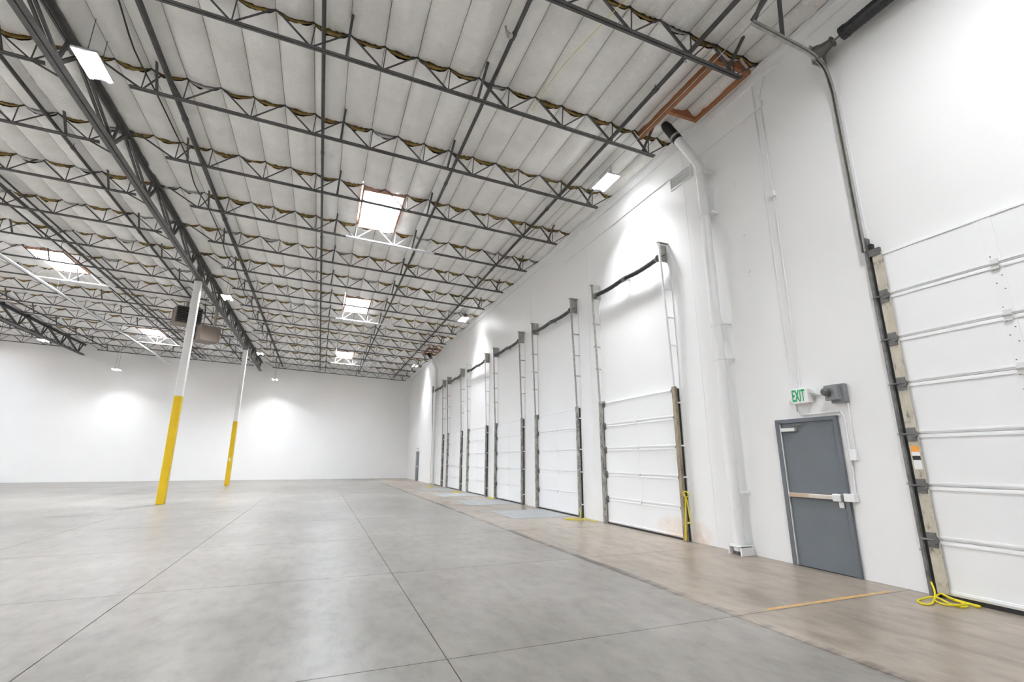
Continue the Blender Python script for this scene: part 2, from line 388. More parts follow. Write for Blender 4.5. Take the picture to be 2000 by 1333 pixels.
# ---- skylights
SKYL = ['large skylight over the first clear bay, nearest of the dock side row', 'middle skylight of the row beside the dock side sprinkler pipe',
        'small far skylight of the dock side row near the end wall', 'skylight beyond the column line, above the white hanging conduit',
        'far skylight beyond the column line, behind the brown heaters',
        'added unseen skylight behind the viewer in the dock side row', 'added unseen skylight of the middle bay beside the viewer',
        'added unseen skylight of the middle bay before the white conduit', 'nearest added unseen skylight beyond the second girder', 'middle added unseen skylight beyond the second girder', 'farthest added unseen skylight beyond the second girder']
for (i, k), lb in zip(SKY, SKYL):
    x0 = XG + PW * k + .03; x1 = XG + PW * (k + 2) - .03; y0 = jy(i) + .05; y1 = jy(i + 1) - .05; zc = ztop((x0 + x1) / 2)
    s_ = thing('skylight', (x0, y0, zc), lb, 'skylight', 'skylights')
    th = .04; zb, zt_ = zc - .10, zc + .42
    for a, b_ in (((x0, y0, zb), (x0 + th, y1, zt_)), ((x1 - th, y0, zb), (x1, y1, zt_)), ((x0 + th, y0, zb), (x1 - th, y0 + th, zt_)), ((x0 + th, y1 - th, zb), (x1 - th, y1, zt_))):
        MB().box(a, b_).build('curb_board', M_curb, s_)
    MB().box((x0 + th, y0 + th, zc + .02), (x0 + th + .004, y1 - th, zt_)).box((x1 - th - .004, y0 + th, zc + .02), (x1 - th, y1 - th, zt_)).box((x0 + th, y1 - th - .004, zc + .0), (x1 - th, y1 - th, zt_)).build('white_lining', M_white, s_)
    pd = bpy.data.lights.new('sky_portal', 'AREA'); pd.shape = 'RECTANGLE'; pd.size = x1 - x0; pd.size_y = y1 - y0; pd.cycles.is_portal = True
    po = bpy.data.objects.new('sky_portal', pd); C.objects.link(po); po.parent = s_; po.location = ((x1 - x0) / 2, (y1 - y0) / 2, .75)
    dm = MB(); nx, ny = 8, 10; vs = []; fs = []
    for j in range(ny + 1):
        for q in range(nx + 1):
            u, v_ = q / nx, j / ny
            vs.append((x0 - .02 + u * (x1 - x0 + .04), y0 - .02 + v_ * (y1 - y0 + .04), zt_ + .22 * (1 - (2 * u - 1) ** 4) * (1 - (2 * v_ - 1) ** 4)))
    for j in range(ny):
        for q in range(nx):
            a = j * (nx + 1) + q; fs.append((a, a + 1, a + nx + 2, a + nx + 1))
    dm.add(vs, fs).build('dome_pane', M_pane, s_, smooth=True)
    for q in (.28, .52): MB().tube([(x0 + th, y1 - q, zc + .18), (x1 - th, y1 - q, zc + .18)], .009, 6).build('safety_bar', M_galv, s_)

# ================================================================= STEEL FRAME
def lprof(sgn, wd, th): return [(sgn * .008, 0), (sgn * (.008 + wd), 0), (sgn * (.008 + wd), th), (sgn * (.008 + th), th), (sgn * (.008 + th), wd), (sgn * .008, wd)]
def chord(B, p0, p1, wd=.045, flip=False, th=.006):
    for sg in (-1, 1):
        pr = lprof(sg, wd, th)
        if flip: pr = [(a, -b_) for a, b_ in pr]
        B.prism(pr, p0, p1)
    return B
def make_joist(xs, xe, bots, dep, base_x, seat0, seat1, braces, lab, white=None):
    """xs..xe bottom chord ends, bots = bottom node x list, y = 0 plane; built at the origin of its root"""
    r_ = thing('roof_joist', (base_x, 0, ztop(base_x)), lab, 'roof joist')
    zt_ = lambda x: ztop(x) + .035; zb_ = lambda x: ztop(x) - dep
    P = lambda x, z, y=0: (x, y, z)
    chord(MB(), P(xs, zb_(xs)), P(xe, zb_(xe)), .046).build('bottom_chord', M_steel, r_)
    chord(MB(), P(seat0, zt_(seat0)), P(seat1, zt_(seat1)), .04, True).build('top_chord', M_steel, r_)
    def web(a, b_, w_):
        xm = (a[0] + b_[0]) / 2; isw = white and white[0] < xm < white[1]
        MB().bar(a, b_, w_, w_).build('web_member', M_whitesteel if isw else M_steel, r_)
    tops = [(a + b_) / 2 for a, b_ in zip(bots[:-1], bots[1:])]
    for q, x in enumerate(bots):
        web(P(x, zb_(x) + .03), P(x + .03, zt_(x) - .03), .017)
    for a, tp_, c_ in zip(bots[:-1], tops, bots[1:]):
        web(P(a + .03, zb_(a) + .03), P(tp_ - .02, zt_(tp_) - .02), .022)
        web(P(tp_ + .02, zt_(tp_) - .02), P(c_ - .03, zb_(c_) + .03), .036 if tp_ > 1.5 or tp_ < -7 else .026)
    web(P(bots[0] - .03, zb_(bots[0]) + .03), P(seat0 + .08, zt_(seat0) - .03), .03)
    web(P(bots[-1] + .03, zb_(bots[-1]) + .03), P(seat1 - .03, zt_(seat1) - .03), .022)
    for xb in braces:
        MB().bar(P(xb, zb_(xb) + .02, 0), P(xb + .05, ztop(xb) - .015, -.47), .042, .042).build('knee_brace', M_steel, r_)
    if white:  # white sleeve over the dark chord; webs in the same span are white too
        a, b_ = white; chord(MB(), P(a, zb_(a) - .004), P(b_, zb_(b_) - .004), .049, th=.011).build('white_chord_section', M_whitesteel, r_)['label'] = 'white chord section'
    KIDS[r_] = list(r_.children); return r_
botsA = [-3.93, -3.22, -2.0, -.78, .44, 1.66, 2.88, 4.10, 5.32, 6.27]
botsB = [-15.3, -14.32, -13.1, -11.88, -10.66, -9.44, -8.22, -7.0, -5.63][0:]
botsC = [-27.0, -25.8, -24.58, -23.36, -22.14, -20.92, -19.7, -18.48, -17.2]
def place_row(args, i0, i1, words, whites, wspan, first_label):
    proto = None; pw = None; n_ = 0
    for i in range(i0, i1):
        lb = words(n_); n_ += 1
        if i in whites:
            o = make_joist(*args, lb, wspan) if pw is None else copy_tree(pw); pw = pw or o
        else:
            o = make_joist(*args, lb) if proto is None else copy_tree(proto); proto = proto or o
        o.location.y = jy(i); tag(o, lb, 'roof joist', first_label)
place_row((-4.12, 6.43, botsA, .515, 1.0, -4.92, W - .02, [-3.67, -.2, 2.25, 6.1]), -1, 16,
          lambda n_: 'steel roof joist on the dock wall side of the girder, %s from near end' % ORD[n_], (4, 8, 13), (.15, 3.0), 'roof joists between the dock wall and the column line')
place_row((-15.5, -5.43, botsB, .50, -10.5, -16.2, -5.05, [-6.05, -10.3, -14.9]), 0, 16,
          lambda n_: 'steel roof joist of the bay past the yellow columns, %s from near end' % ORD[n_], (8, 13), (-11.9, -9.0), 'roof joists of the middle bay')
place_row((-27.2, -16.9, botsC, .50, -22., -27.9, -16.4, [-18.1]), 6, 16,
          lambda n_: 'steel roof joist beyond the farther second girder, %s in view from near end' % ORD[n_], (), None, 'roof joists beyond the second girder')

def girder(gx, zb_, zt_, y0, y1, i0, i1, label, wd, mtl):
    r_ = thing('roof_girder', (gx, y0, zb_), label, 'girder')
    B = MB()
    for sg in (-1, 1):
        B.prism([(sg * .012, 0), (sg * (.012 + wd), 0), (sg * (.012 + wd), .012), (sg * .024, .012), (sg * .024, wd), (sg * .012, wd)], (gx, y0, zb_), (gx, y1, zb_))
    B.build('bottom_chord', mtl, r_)
    B = MB()
    for sg in (-1, 1):
        B.prism([(sg * .012, 0), (sg * (.012 + wd), 0), (sg * (.012 + wd), -.012), (sg * .024, -.012), (sg * .024, -wd), (sg * .012, -wd)], (gx, y0, zt_), (gx, y1, zt_))
    B.build('top_chord', mtl, r_)
    for i in range(i0, i1):
        a = jy(i); bt = a + JD * .76
        if bt > y1 - .1: break
        for sg in (-1, 1):
            MB().bar((gx + sg * .04, a + .1, zt_ - .06), (gx + sg * .04, bt, zb_ + .06), .05, .045, (1, 0, 0)).build('web_member', mtl, r_)
        MB().bar((gx, bt + .03, zb_ + .05), (gx, bt + .2, zt_ - .05), .05, .05, (1, 0, 0)).build('web_member', mtl, r_)
        MB().bar((gx, bt + .08, zb_ + .06), (gx, jy(i + 1) - .02, zt_ - .08), .06, .06, (1, 0, 0)).build('web_member', mtl, r_)
        for sg in (-1, 1):   # bearing seats for the joists
            MB().box((gx + sg * .02, a - .07, zt_), (gx + sg * .16, a + .07, zt_ + .07)).build('joist_seat', mtl, r_)
        for sg in (-1,):   # thin stay from the joist end down to the girder
            MB().bar((gx + sg * .62, a, zt_ - .38), (gx + sg * .02, a, zb_ + .05), .03, .03).build('stay', mtl, r_)
    return r_
girder(-4.98, 8.36, 9.07, -3.5, 42.25, -3, 16, 'grey steel roof girder resting on the two yellow banded columns', .10, M_steel2)
girder(-16.35, 8.72, 9.50, 12, 42.2, 3, 16, 'dark steel roof girder far beyond the column line', .11, M_steel)

def column(x, y, label, tagbox=None):
    r_ = thing('steel_column', (x, y, 0), label, 'column'); h = .12
    MB().box((x - h, y - h, 3.80), (x + h, y + h, 8.33)).build('upper_shaft', M_white, r_, bevel=.012)['label'] = 'white painted shaft'
    MB().box((x - h - .002, y - h - .002, 0), (x + h + .002, y + h + .002, 3.80)).build('lower_shaft', M_yellow, r_, bevel=.012)['label'] = 'safety yellow lower shaft'
    MB().box((x - h - .03, y - h - .03, 8.33), (x + h + .03, y + h + .03, 8.352)).build('cap_plate', M_steel2, r_)
    MB().box((x - .10, y - .10, 8.352), (x + .10, y + .10, ztop(x) - .04)).build('stub', M_steel2, r_, bevel=.006)
    if tagbox:
        MB().box((x - .05, y - h - .05, 1.42), (x + .03, y - h - .002, 1.60)).build('tag_box', M_white, r_)
column(-5.05, 20.93, 'nearer column, white above a tall yellow band')
column(-5.0, 33.9, 'farther column, white above a yellow band, with a small tag', True)

# ================================================================= PIPES UNDER THE ROOF
def pipe(name, label, cat, x, y0, y1, dz, r_, M, hangers=0, grp=None, xw=0):
    t_ = thing(name, (x, y0, ztop(x) - dz), label, cat, grp)
    z = ztop(x) - dz
    MB().tube([(x, y0, z), (x, (y0 + y1) / 2, z), (x, y1, z)], r_, 10).build('pipe_run', M, t_, smooth=True)
    if hangers:
        i = math.ceil((y0 - JY0) / JD)
        while jy(i) < y1:
            y = jy(i) + 1.1
            if y < y1:
                MB().bar((x, y, z), (x, y, ztop(x) - .03), .012, .012).build('hanger', M_steel, t_)
                MB().tube([(x + r_ + .004, y - .8, z - r_ - .03), (x + .002, y - .8, z - r_ + .01)], .014, 6).build('sprinkler_head', M_galv, t_)
                MB().tube([(x, y - .06, z), (x, y + .06, z)], r_ * 1.22, 10).build('coupling', M, t_, smooth=True)
            i += hangers
    return t_
pipe('sprinkler_pipe', 'thick black sprinkler main alongside the girder on the dock side', 'pipe', -3.46, -2, 42.3, .22, .055, M_pipe, 2)
pipe('sprinkler_pipe', 'black sprinkler pipe running straight down the middle of the nearest bay', 'pipe', -.60, -2, 42.3, .20, .035, M_pipe, 2)
pipe('sprinkler_pipe', 'black sprinkler pipe between the skylight row and the dock wall', 'pipe', 2.47, -2, 42.3, .20, .038, M_pipe, 2)
pipe('sprinkler_pipe', 'black sprinkler pipe closest to the dock wall', 'pipe', 5.45, -2, 42.3, .20, .042, M_pipe, 2)
pipe('sprinkler_pipe', 'black sprinkler pipe just beyond the column line', 'pipe', -6.38, 2, 42.3, .20, .04, M_pipe, 2)
for q, (xx, dz, wd_) in enumerate(((-8.86, .24, 'first'), (-9.03, .30, 'second'), (-9.19, .22, 'third'), (-9.45, .34, 'fourth'))):
    pipe('roof_pipe', 'black roof pipe in the tight bundle of four, %s from the columns' % wd_, 'pipe', xx, 8, 42.2, dz, .03, M_pipe, 4, 'bundle of four roof pipes')
pipe('sprinkler_pipe', 'black sprinkler pipe beyond the pipe bundle near the white conduit', 'pipe', -12.4, 10, 42.3, .20, .035, M_pipe, 3)
pipe('sprinkler_pipe', 'black sprinkler pipe short of the second girder', 'pipe', -15.2, 14, 42.3, .20, .035, M_pipe, 3)
pipe('sprinkler_pipe', 'black sprinkler pipe beyond the second girder', 'pipe', -18.4, 20, 42.3, .20, .035, M_pipe, 3)
t_ = thing('hanging_conduit', (-10.95, 14, 8.42), 'long white conduit hanging below the middle bay joists', 'conduit')
MB().tube([(-10.95, 14, 8.42), (-10.95, 28, 8.42), (-10.95, 41.8, 8.42)], .05, 8).build('pipe_run', M_whitesteel, t_, smooth=True)
for i in range(4, 15, 2): MB().bar((-10.95, jy(i), 8.45), (-10.95, jy(i), ztop(-10.95) - .48), .012, .012).build('hanger', M_steel, t_)
cb = [(-3.85 + .05 * math.sin(i * 1.7), 2 + i * 1.22, ztop(-3.8) - (.12 if i % 2 else .20)) for i in range(26)]
tag(MB().tube(spline(cb, 4), .016, 6).build('electric_cable', M_cable, smooth=True), 'black cable sagging beside the thick sprinkler main', 'cable')
cb = [(5.95, -1, 8.5), (5.95, 12, 8.5), (5.95, 24, 8.5)]
tag(MB().tube(cb, .008, 6).build('thin_wire', M_galv, smooth=True), 'thin straight wire under the foil beside the dock wall pipe', 'wire')
tag(MB().tube(spline([(4.15, 3.6, 8.66), (3.75, 5.15, 8.55), (3.5, 6.6, 8.6), (3.42, 7.6, 8.5)], 5), .007, 6).build('yellow_twine', M_cord, smooth=True), 'thin yellow twine strung under the nearest foil panels', 'twine')
tag(MB().tube(spline([(2.3, 6.2, 8.78), (2.34, 6.24, 8.70), (2.40, 6.2, 8.60)], 3), [.02] * 3 + [.035] * 2 + [.05] * 2, 8).build('pull_box', M_galv, smooth=True), 'small grey wiring box on the foil near a seam', 'box')

# ================================================================= LIGHTS
def lamp_label(n_):
    return ['high bay light beside the girder, big and bright in the near corner', 'high bay light beside the dock wall, nearest of its row',
            'high bay light just beyond the nearer yellow column', 'high bay light over the dock doors, second of its row',
            'high bay light beyond the farther yellow column', 'high bay light over the farthest dock doors, third of its row',
            'high bay light beyond the second girder near the far wall', 'small light hanging against the far wall past the girder end',
            'small light hanging against the far wall beyond the columns', 'high bay light over the tall drive-in door',
            'high bay light beside the girder behind the viewer', 'high bay light of the middle bay behind the viewer',
            'high bay light out of view in the middle bay', 'high bay light of the middle bay, level with the nearer column',
            'high bay light far out by the side wall', 'high bay light by the side wall, second of its row', 'high bay light in the far corner opposite the docks'][n_]
M_lamp = simple('lamp_housing_paint', (.55, .56, .58), .4, 0, .03)
def make_lamp(loc, label, wire):
    x, y, z = loc; r_ = thing('high_bay_light', loc, label, 'light', 'high bay lights')
    MB().box((x - .19, y - .37, z + .02), (x + .19, y + .37, z + .06)).box((x - .05, y - .30, z + .06), (x + .05, y + .30, z + .11)).build('housing', M_lamp, r_, bevel=.005)
    for sg in (-1, 1): MB().box((x + sg * .135 - .028, y - .34, z - .005), (x + sg * .135 + .028, y + .35, z + .02)).build('led_strip', M_led, r_)
    for sg in (-1, 1): MB().bar((x, y + sg * .25, z + .1), (x, y + sg * .25, z + wire), .008, .008).build('suspension_wire', M_steel, r_)
    return r_
def lamp_data(energy, spread=135):
    ld = bpy.data.lights.new('lamp_glow', 'AREA'); ld.shape = 'RECTANGLE'; ld.size = .34; ld.size_y = .7; ld.energy = energy; ld.color = LAMP_COL; ld.spread = math.radians(spread)
    return ld
LD, LDW, LDF, LDN, LDD = lamp_data(LAMP_W, 160), lamp_data(WALL_LAMP_W, 100), lamp_data(19.0, 120), lamp_data(115.0, 150), lamp_data(58.0, 160)
for n_, L in enumerate(LAMPS):
    o = make_lamp(L, lamp_label(n_), ztop(L[0]) - L[2] - .03)
    lo = bpy.data.objects.new('lamp_glow', LDD if n_ == 9 else LDN if n_ in (0, 2, 4) else LDF if 38 < L[1] else LDW if L[0] > 5 or n_ == 10 else LD); C.objects.link(lo); lo.location = (0, 0, -.02); lo.parent = o

# ================================================================= HEATERS
def heater(x0, x1, y0, y1, z0, z1, label, grill):
    r_ = thing('unit_heater', ((x0 + x1) / 2, (y0 + y1) / 2, z0), label, 'heater', 'unit heaters')
    MB().box((x0, y0, z0), (x1, y1, z1)).build('casing', M_heater, r_, bevel=.012)
    if grill == 'front':
        xa, xb = x0 + .05, x1 - .05
        MB().box((xa, y0 - .006, z0 + .05), (xb, y0 + .01, z1 - .05)).build('air_outlet', M_black, r_)
        for q in range(7):
            zz_ = z0 + .09 + q * (z1 - z0 - .16) / 6.2
            MB().prism([(-.03, 0), (.015, .02), (.02, .014), (-.025, -.006)], (xa, y0 - .03, zz_), (xb, y0 - .03, zz_)).build('louver_blade', M_cast, r_)
    else:
        xa = (x0 + x1) / 2
        MB().box((x0 + .03, y0 - .006, z0 + .04), (xa, y0 + .01, z1 - .04)).build('air_intake', M_black, r_)
        MB().tube([(x0 + .22, y0 - .05, z0 + .3), (x0 + .22, y0 - .01, z0 + .3)], .19, 16).build('fan_housing', M_cast, r_, smooth=True)
        MB().tube([(x0 + .22, y0 - .14, z0 + .3), (x0 + .22, y0 - .05, z0 + .3)], .08, 12).build('motor', M_cast, r_, smooth=True)
    for q in (x0 + .1, x1 - .1): MB().bar((q, (y0 + y1) / 2, z1), (q, (y0 + y1) / 2, ztop(x0) - .5), .02, .02).build('hanger', M_steel, r_)
    MB().tube([((x0 + x1) / 2, y1 - .1, z1), ((x0 + x1) / 2, y1 - .1, ztop(x0) - .08)], .07, 10).build('flue', M_galv, r_, smooth=True)
    return r_
h1 = heater(-.54, .54, -.45, .45, 0, .84, 'brown unit heater with dark louvres behind the nearer column', 'front')
h1.location = (-6.62, 26.5, 7.84); h1.rotation_euler.z = math.radians(24)
h2 = heater(-.41, .41, -.45, .45, 0, .74, 'lower brown unit heater with open fan side beside the nearer column', 'side')
h2.location = (-5.62, 26.0, 6.98); h2.rotation_euler.z = math.radians(-48)
for h_ in (h1, h2):   # built about the origin: shorten what hangs above
    for ch in h_.children:
        if ch.name.startswith(('hanger', 'flue')):
            zt_ = max(v_.co.z for v_ in ch.data.vertices)
            for v_ in ch.data.vertices:
                if v_.co.z > zt_ - .05: v_.co.z = ztop(-5.5) - h_.location.z - (.5 if ch.name.startswith('hanger') else .08)

# ================================================================= ROOF HATCH FRAMING
def hatch(x0, x1, y0, y1, z, label):
    r_ = thing('hatch_frame', (x0, y0, z), label, 'timber frame')
    MB().box((x0, y0, z - .04), (x0 + .07, y1 + (.9 if y0 < 10 else 0), z + .16)).build('timber', M_wood, r_)
    MB().box((x1 - .07, y0, z - .04), (x1, y1, z + .16)).build('timber', M_wood, r_)
    MB().box((x0 + .07, y1 - .07, z - .04), (x1 - .07, y1, z + .16)).build('timber', M_wood, r_)
    MB().box((x0 + .07, y0, z - .04), (x1 - .07, y0 + .07, z + .16)).build('timber', M_wood, r_)
hatch(6.0, 6.80, jy(0) + .08, 6.66, 8.55, 'red brown timber framing of the near roof drain by the dock wall')
hatch(6.0, 6.85, 30.2, 32.0, 8.57, 'red brown timber framing of the far roof drain')

# ================================================================= DOWNPIPES
def downpipe(x, y, r_, zel, top, label, bands, foot=True):
    t_ = thing('downpipe', (x, y, 0), label, 'pipe', 'roof drain downpipes')
    MB().tube(spline([(x, y, .06), (x, y, zel * .5), (x, y, zel - .35), (x, y, zel - .06)], 3) + [(x + (top[0] - x) * .06, y + (top[1] - y) * .06, zel + .04)] +
              [(x + (top[0] - x) * f_, y + (top[1] - y) * f_, zel + (top[2] - zel) * f_) for f_ in (.2, .5, .62)], r_, 18).build('pipe_run', M_white, t_, smooth=True)
    L = lambda f_: (x + (top[0] - x) * f_, y + (top[1] - y) * f_, zel + (top[2] - zel) * f_)
    MB().tube([L(.60), L(.78)], r_ * 1.12, 18).build('coupling', M_black, t_, smooth=True)
    MB().tube([L(.66), L(.70)], r_ * 1.17, 18).build('clamp_band', M_galv, t_, smooth=True)
    MB().tube([L(.78), L(.92), L(1.0)], [r_ * 1.1, r_ * 1.1, r_ * .8], 18).build('elbow', M_black, t_, smooth=True)
    for z in bands:
        B = MB().box((x - .0, y - r_ - .09, z - .02), (W - .002, y - r_ - .03, z + .02)).box((x - .02, y + r_ + .0, z - .015), (W - .002, y + r_ + .05, z + .015))
        B.tube([(x, y, z - .018), (x, y, z + .018)], r_ + .008, 18).build('wall_bracket', M_white, t_)
    for z in (.70, .76): MB().tube([(x, y, z), (x, y, z + .025)], r_ + .01, 18).build('hub_band', M_white, t_)
    MB().box((x - r_ - .02, y - r_ - .05, 0.0), (x + .16, y - r_ - .02, .16)).box((x - r_ - .02, y + r_ + .02, 0.0), (x + .16, y + r_ + .05, .16)).box((x - r_ - .02, y - r_ - .05, .13), (x + .12, y + r_ + .05, .142)).build('foot_bracket', M_white, t_)
    MB().tube([(x, y, 0), (x, y, .10)], r_ * .82, 14).build('pipe_foot', M_cast, t_)
    return t_
downpipe(6.80, 6.68, .095, 7.50, (6.30, 7.05, 8.62), 'thick white roof drain downpipe between the exit door and the nearest dock door', (7.25, 6.35, 4.05, 3.38, 1.02))
downpipe(6.80, 31.2, .095, 7.50, (6.30, 31.7, 8.62), 'distant white downpipe with black coupling beyond the last dock door', (6.3, 4.0))

# ================================================================= SECTIONAL DOORS
M_hinge = simple('scuffed_white_hinge', (.66, .66, .65), .4, .2, .12, 14)
def smp(B, *a): return B
def sections(r_, y0, y1, zs, xf, stiles, M=M_panel, rd=.012):
    """white door sections between the heights zs: face at xf, ribs and stiles raised towards the room"""
    for a, b_ in zip(zs[:-1], zs[1:]):
        B = MB().box((xf, y0, a + .002), (W - .004, y1, b_ - .002))
        for zz_, hh_ in ((a + .022, .026), (b_ - .048, .026)):
            B.box((xf - rd, y0, zz_), (xf, y1, zz_ + hh_))
        for sy, sw in stiles: B.box((xf - .005, sy - sw, a + .04), (xf, sy + sw, b_ - .04))
        B.build('door_section', M, r_, bevel=.003)
def hinge(r_, y, z, x, M, s_=1.):
    B = MB().box((x - .012, y - .035 * s_, z - .06 * s_), (x, y + .035 * s_, z + .06 * s_)).tube([(x - .018, y - .045 * s_, z), (x - .018, y + .045 * s_, z)], .013 * s_, 6)
    return B.build('hinge', M, r_)
def roller(r_, ya, yb, z, x, M):
    B = MB().add([(x, ya, z - .10), (x - .05, ya, z), (x, ya, z + .06), (x, yb, z - .10), (x - .05, yb, z), (x, yb, z + .06)], [(0, 1, 2), (5, 4, 3), (0, 3, 4, 1), (1, 4, 5, 2), (2, 5, 3, 0)])
    return B.build('roller_bracket', M, r_)
def dock_door(y0, y1, n_, Mr, Ml, label):
    r_ = thing('door_%d' % n_, (W, (y0 + y1) / 2, 0), label, 'dock door', 'dock doors', 'structure')
    xf = W - .055; H = 3.04
    zs = [.035, .61, 1.21, 1.82, 2.43, H]; ym = (y0 + y1) / 2 + .01
    sections(r_, y0 + .11, y1 - .10, zs, xf, [(ym, .045), (y0 + .14, .03), (y1 - .13, .03)])
    MB().box((xf - .012, y0 + .08, 0), (W - .005, y1 - .08, .036)).build('bottom_seal', M_black, r_)
    for z in zs[1:-1]:
        hinge(r_, ym, z, xf - .014, M_white, .8)
        roller(r_, y0 + .10, y0 + .18, z, xf - .01, M_track); roller(r_, y1 - .18, y1 - .10, z, xf - .01, M_track)
    roller(r_, y0 + .10, y0 + .19, H - .04, xf - .01, M_track); roller(r_, y1 - .19, y1 - .10, H - .04, xf - .01, M_track)
    # lower guide: steel angle standing on the wall plus the dark track channel behind it
    for ya, yb, M_, sg in ((y0 + .02, y0 + .11, Mr, 1), (y1 - .10, y1 - .01, Ml, -1)):
        oy = ya if sg > 0 else yb
        MB().box((W - .155, oy, 0), (W - .148, oy + sg * .085, H + .02)).box((W - .148, oy, 0), (W - .085, oy + sg * .007, H + .02)).box((W - .148, oy + sg * .078, 0), (W - .07, oy + sg * .085, H + .02)).build('track_angle', M_, r_)
        MB().box((W - .084, oy + sg * .004, 0), (W - .03, oy + sg * .05, H - .02)).build('track_channel', M_black if sg > 0 else M_track, r_)
        MB().box((W - .03, oy - sg * .03, 0), (W - .001, oy + sg * .05, H)).build('wall_flange', M_white if sg > 0 else M_track, r_)
        for z in (.35, 1.22, 1.84, 2.72): MB().box((W - .10, oy - sg * .03, z - .015), (W - .03, oy + sg * .004, z + .015)).build('track_clip', M_whitesteel if sg > 0 else M_galv, r_)
    # upper vertical-lift rails leaning into the room
    ZT = 6.34; xb_, xt_ = W - .13, W - .245
    for yy_, sg in ((y0 + .045, 1), (y1 - .045, -1)):
        Mu = M_whitesteel if (sg > 0 and n_ in (2, 5)) else M_galv
        MB().prism([(-.022, -.016), (.022, -.016), (.022, .016), (-.022, .016)], (xb_, yy_, H - .05), (xt_, yy_, ZT)).build('upper_rail', Mu, r_)
        MB().box((W - .02, yy_ - .012 - sg * .03, H), (W - .001, yy_ + .012 - sg * .03, ZT - .2)).build('wall_angle', M_white, r_)
        for z in (3.95, 4.57, 5.22):
            f_ = (z - H) / (ZT - H); xx = xb_ + (xt_ - xb_) * f_
            MB().box((xx - .04, yy_ - sg * .05, z - .014), (W - .001, yy_ - sg * .03, z + .014)).build('standoff_bracket', Mu, r_)
        MB().box((xt_ - .05, yy_ - .04, ZT), (W - .001, yy_ + .035, ZT + .018)).build('top_plate', M_galv, r_)
        MB().box((W - .235, yy_ + sg * .05, ZT - .42), (W - .001, yy_ + sg * .062, ZT)).build('bearing_plate', M_galv, r_)
        MB().tube([(W - .20, yy_ + sg * .10, ZT - .33), (W - .20, yy_ + sg * .13, ZT - .33), (W - .20, yy_ + sg * .20, ZT - .33)], [.085, .075, .055], 14).build('cable_drum', M_cast, r_, smooth=True)
    zsft = ZT - .33; ya, yb = y0 + .16, y1 - .18; ymid = (ya + yb) / 2
    MB().tube([(W - .20, y0 - .10, zsft), (W - .20, y1 + .05, zsft)], .013, 8).build('shaft', M_track, r_)
    pts = [(W - .20, ya + (yb - ya) * u, zsft - .035 * abs(math.sin(2 * PI * u)) ** 1.2) for u in [q / 24 for q in range(25)]]
    B = MB(); B.tube(pts, [.053 + (.004 if q % 2 else 0) for q in range(25)], 12); B.build('torsion_spring', M_spring, r_, smooth=True)
    MB().tube([(W - .20, ymid - .05, zsft - .01), (W - .20, ymid + .05, zsft - .01)], .066, 12).tube([(W - .20, ymid - .09, zsft - .01), (W - .20, ymid - .06, zsft - .01)], .058, 12).build('centre_bearing', M_cast, r_)
    MB().box((W - .2, ymid - .01, zsft - .03), (W - .001, ymid + .01, zsft + .03)).build('bearing_arm', M_galv, r_)
    return r_
DD = [(8.00, 11.03), (12.19, 15.22), (16.37, 19.40), (20.52, 23.55), (24.68, 27.70), (28.84, 31.85)]
DL = ['nearest dock door with a brown weathered guide and rust stain at its foot', 'second dock door from the exit door, with a yellow rope on its floor corner',
      'third dock door from the exit door', 'fourth dock door from the exit door', 'fifth dock door from the exit door, second from the far end', 'farthest dock door, beside the distant downpipe']
for n_, ((a, b_), lb) in enumerate(zip(DD, DL)):
    dock_door(a, b_, n_ + 2, M_brown if n_ == 0 else M_greyangle, M_greyangle, lb)
# wide drive-in door at the frame edge
r_ = thing('door_8', (W, 2.0, 0), 'tall wide drive-in door with seven ribbed sections beside the exit door', 'overhead door', None, 'structure')
zs = [.05, .64, 1.255, 1.875, 2.515, 3.11, 3.71, 4.33]
sections(r_, .16, 3.80, zs, W - .055, [(2.66, .06), (1.35, .06)])
MB().box((W - .075, .14, 0), (W - .004, 3.84, .05)).build('bottom_seal', M_black, r_)
MB().box((W - .085, .16, .05), (W - .055, 3.80, .075)).build('bottom_retainer', M_closer, r_)
for z in zs[1:-1]:
    for y in (2.66, 1.35): hinge(r_, y, z, W - .075, M_hinge, 1.0)
    MB().box((W - .10, 3.765, z - .09), (W - .088, 3.865, z + .08)).tube([(W - .105, 3.77, z), (W - .105, 3.935, z)], .014, 8).tube([(W - .115, 3.79, z + .0), (W - .09, 3.79, z)], .05, 8).build('roller_hinge', M_cast, r_)
    for q in range(6): MB().tube([(W - .0615, 2.66 + (.03 if q % 2 else -.03), z - .3 + q * .08), (W - .066, 2.66 + (.03 if q % 2 else -.03), z - .3 + q * .08)], .007, 6).build('screw_head', M_cast, r_)
MB().box((W - .088, 3.748, .05), (W - .078, 3.872, 4.33)).box((W - .085, 3.864, .05), (W - .03, 3.872, 4.33)).build('end_stile', M_beige, r_)['label'] = 'scuffed beige end stile'
MB().box((W - .10, 3.76, 4.30), (W - .06, 3.90, 4.40)).build('top_bracket', M_cast, r_)
MB().box((W - .06, 3.868, 0), (W - .002, 3.912, 4.5)).build('track_gap_seal', M_black, r_)
for ya in (3.912, 3.948):
    MB().box((W - .085, ya, 0), (W - .002, ya + .010, 4.6)).build('track_flange', M_track, r_)
MB().box((W - .092, 3.922, 0), (W - .083, 3.958, 4.6)).build('track_face', M_track, r_)
MB().box((W - .02, 3.925, 0), (W - .002, 4.03, 7.0)).build('wall_angle', M_white, r_)
up = spline([(W - .10, 3.955, 4.4), (W - .10, 3.955, 5.6), (W - .105, 3.955, 6.7), (W - .12, 3.955, 7.15), (W - .22, 3.955, 7.50), (W - .50, 3.955, 7.66), (W - 1.0, 3.955, 7.72), (W - 1.66, 3.955, 7.78)], 5)
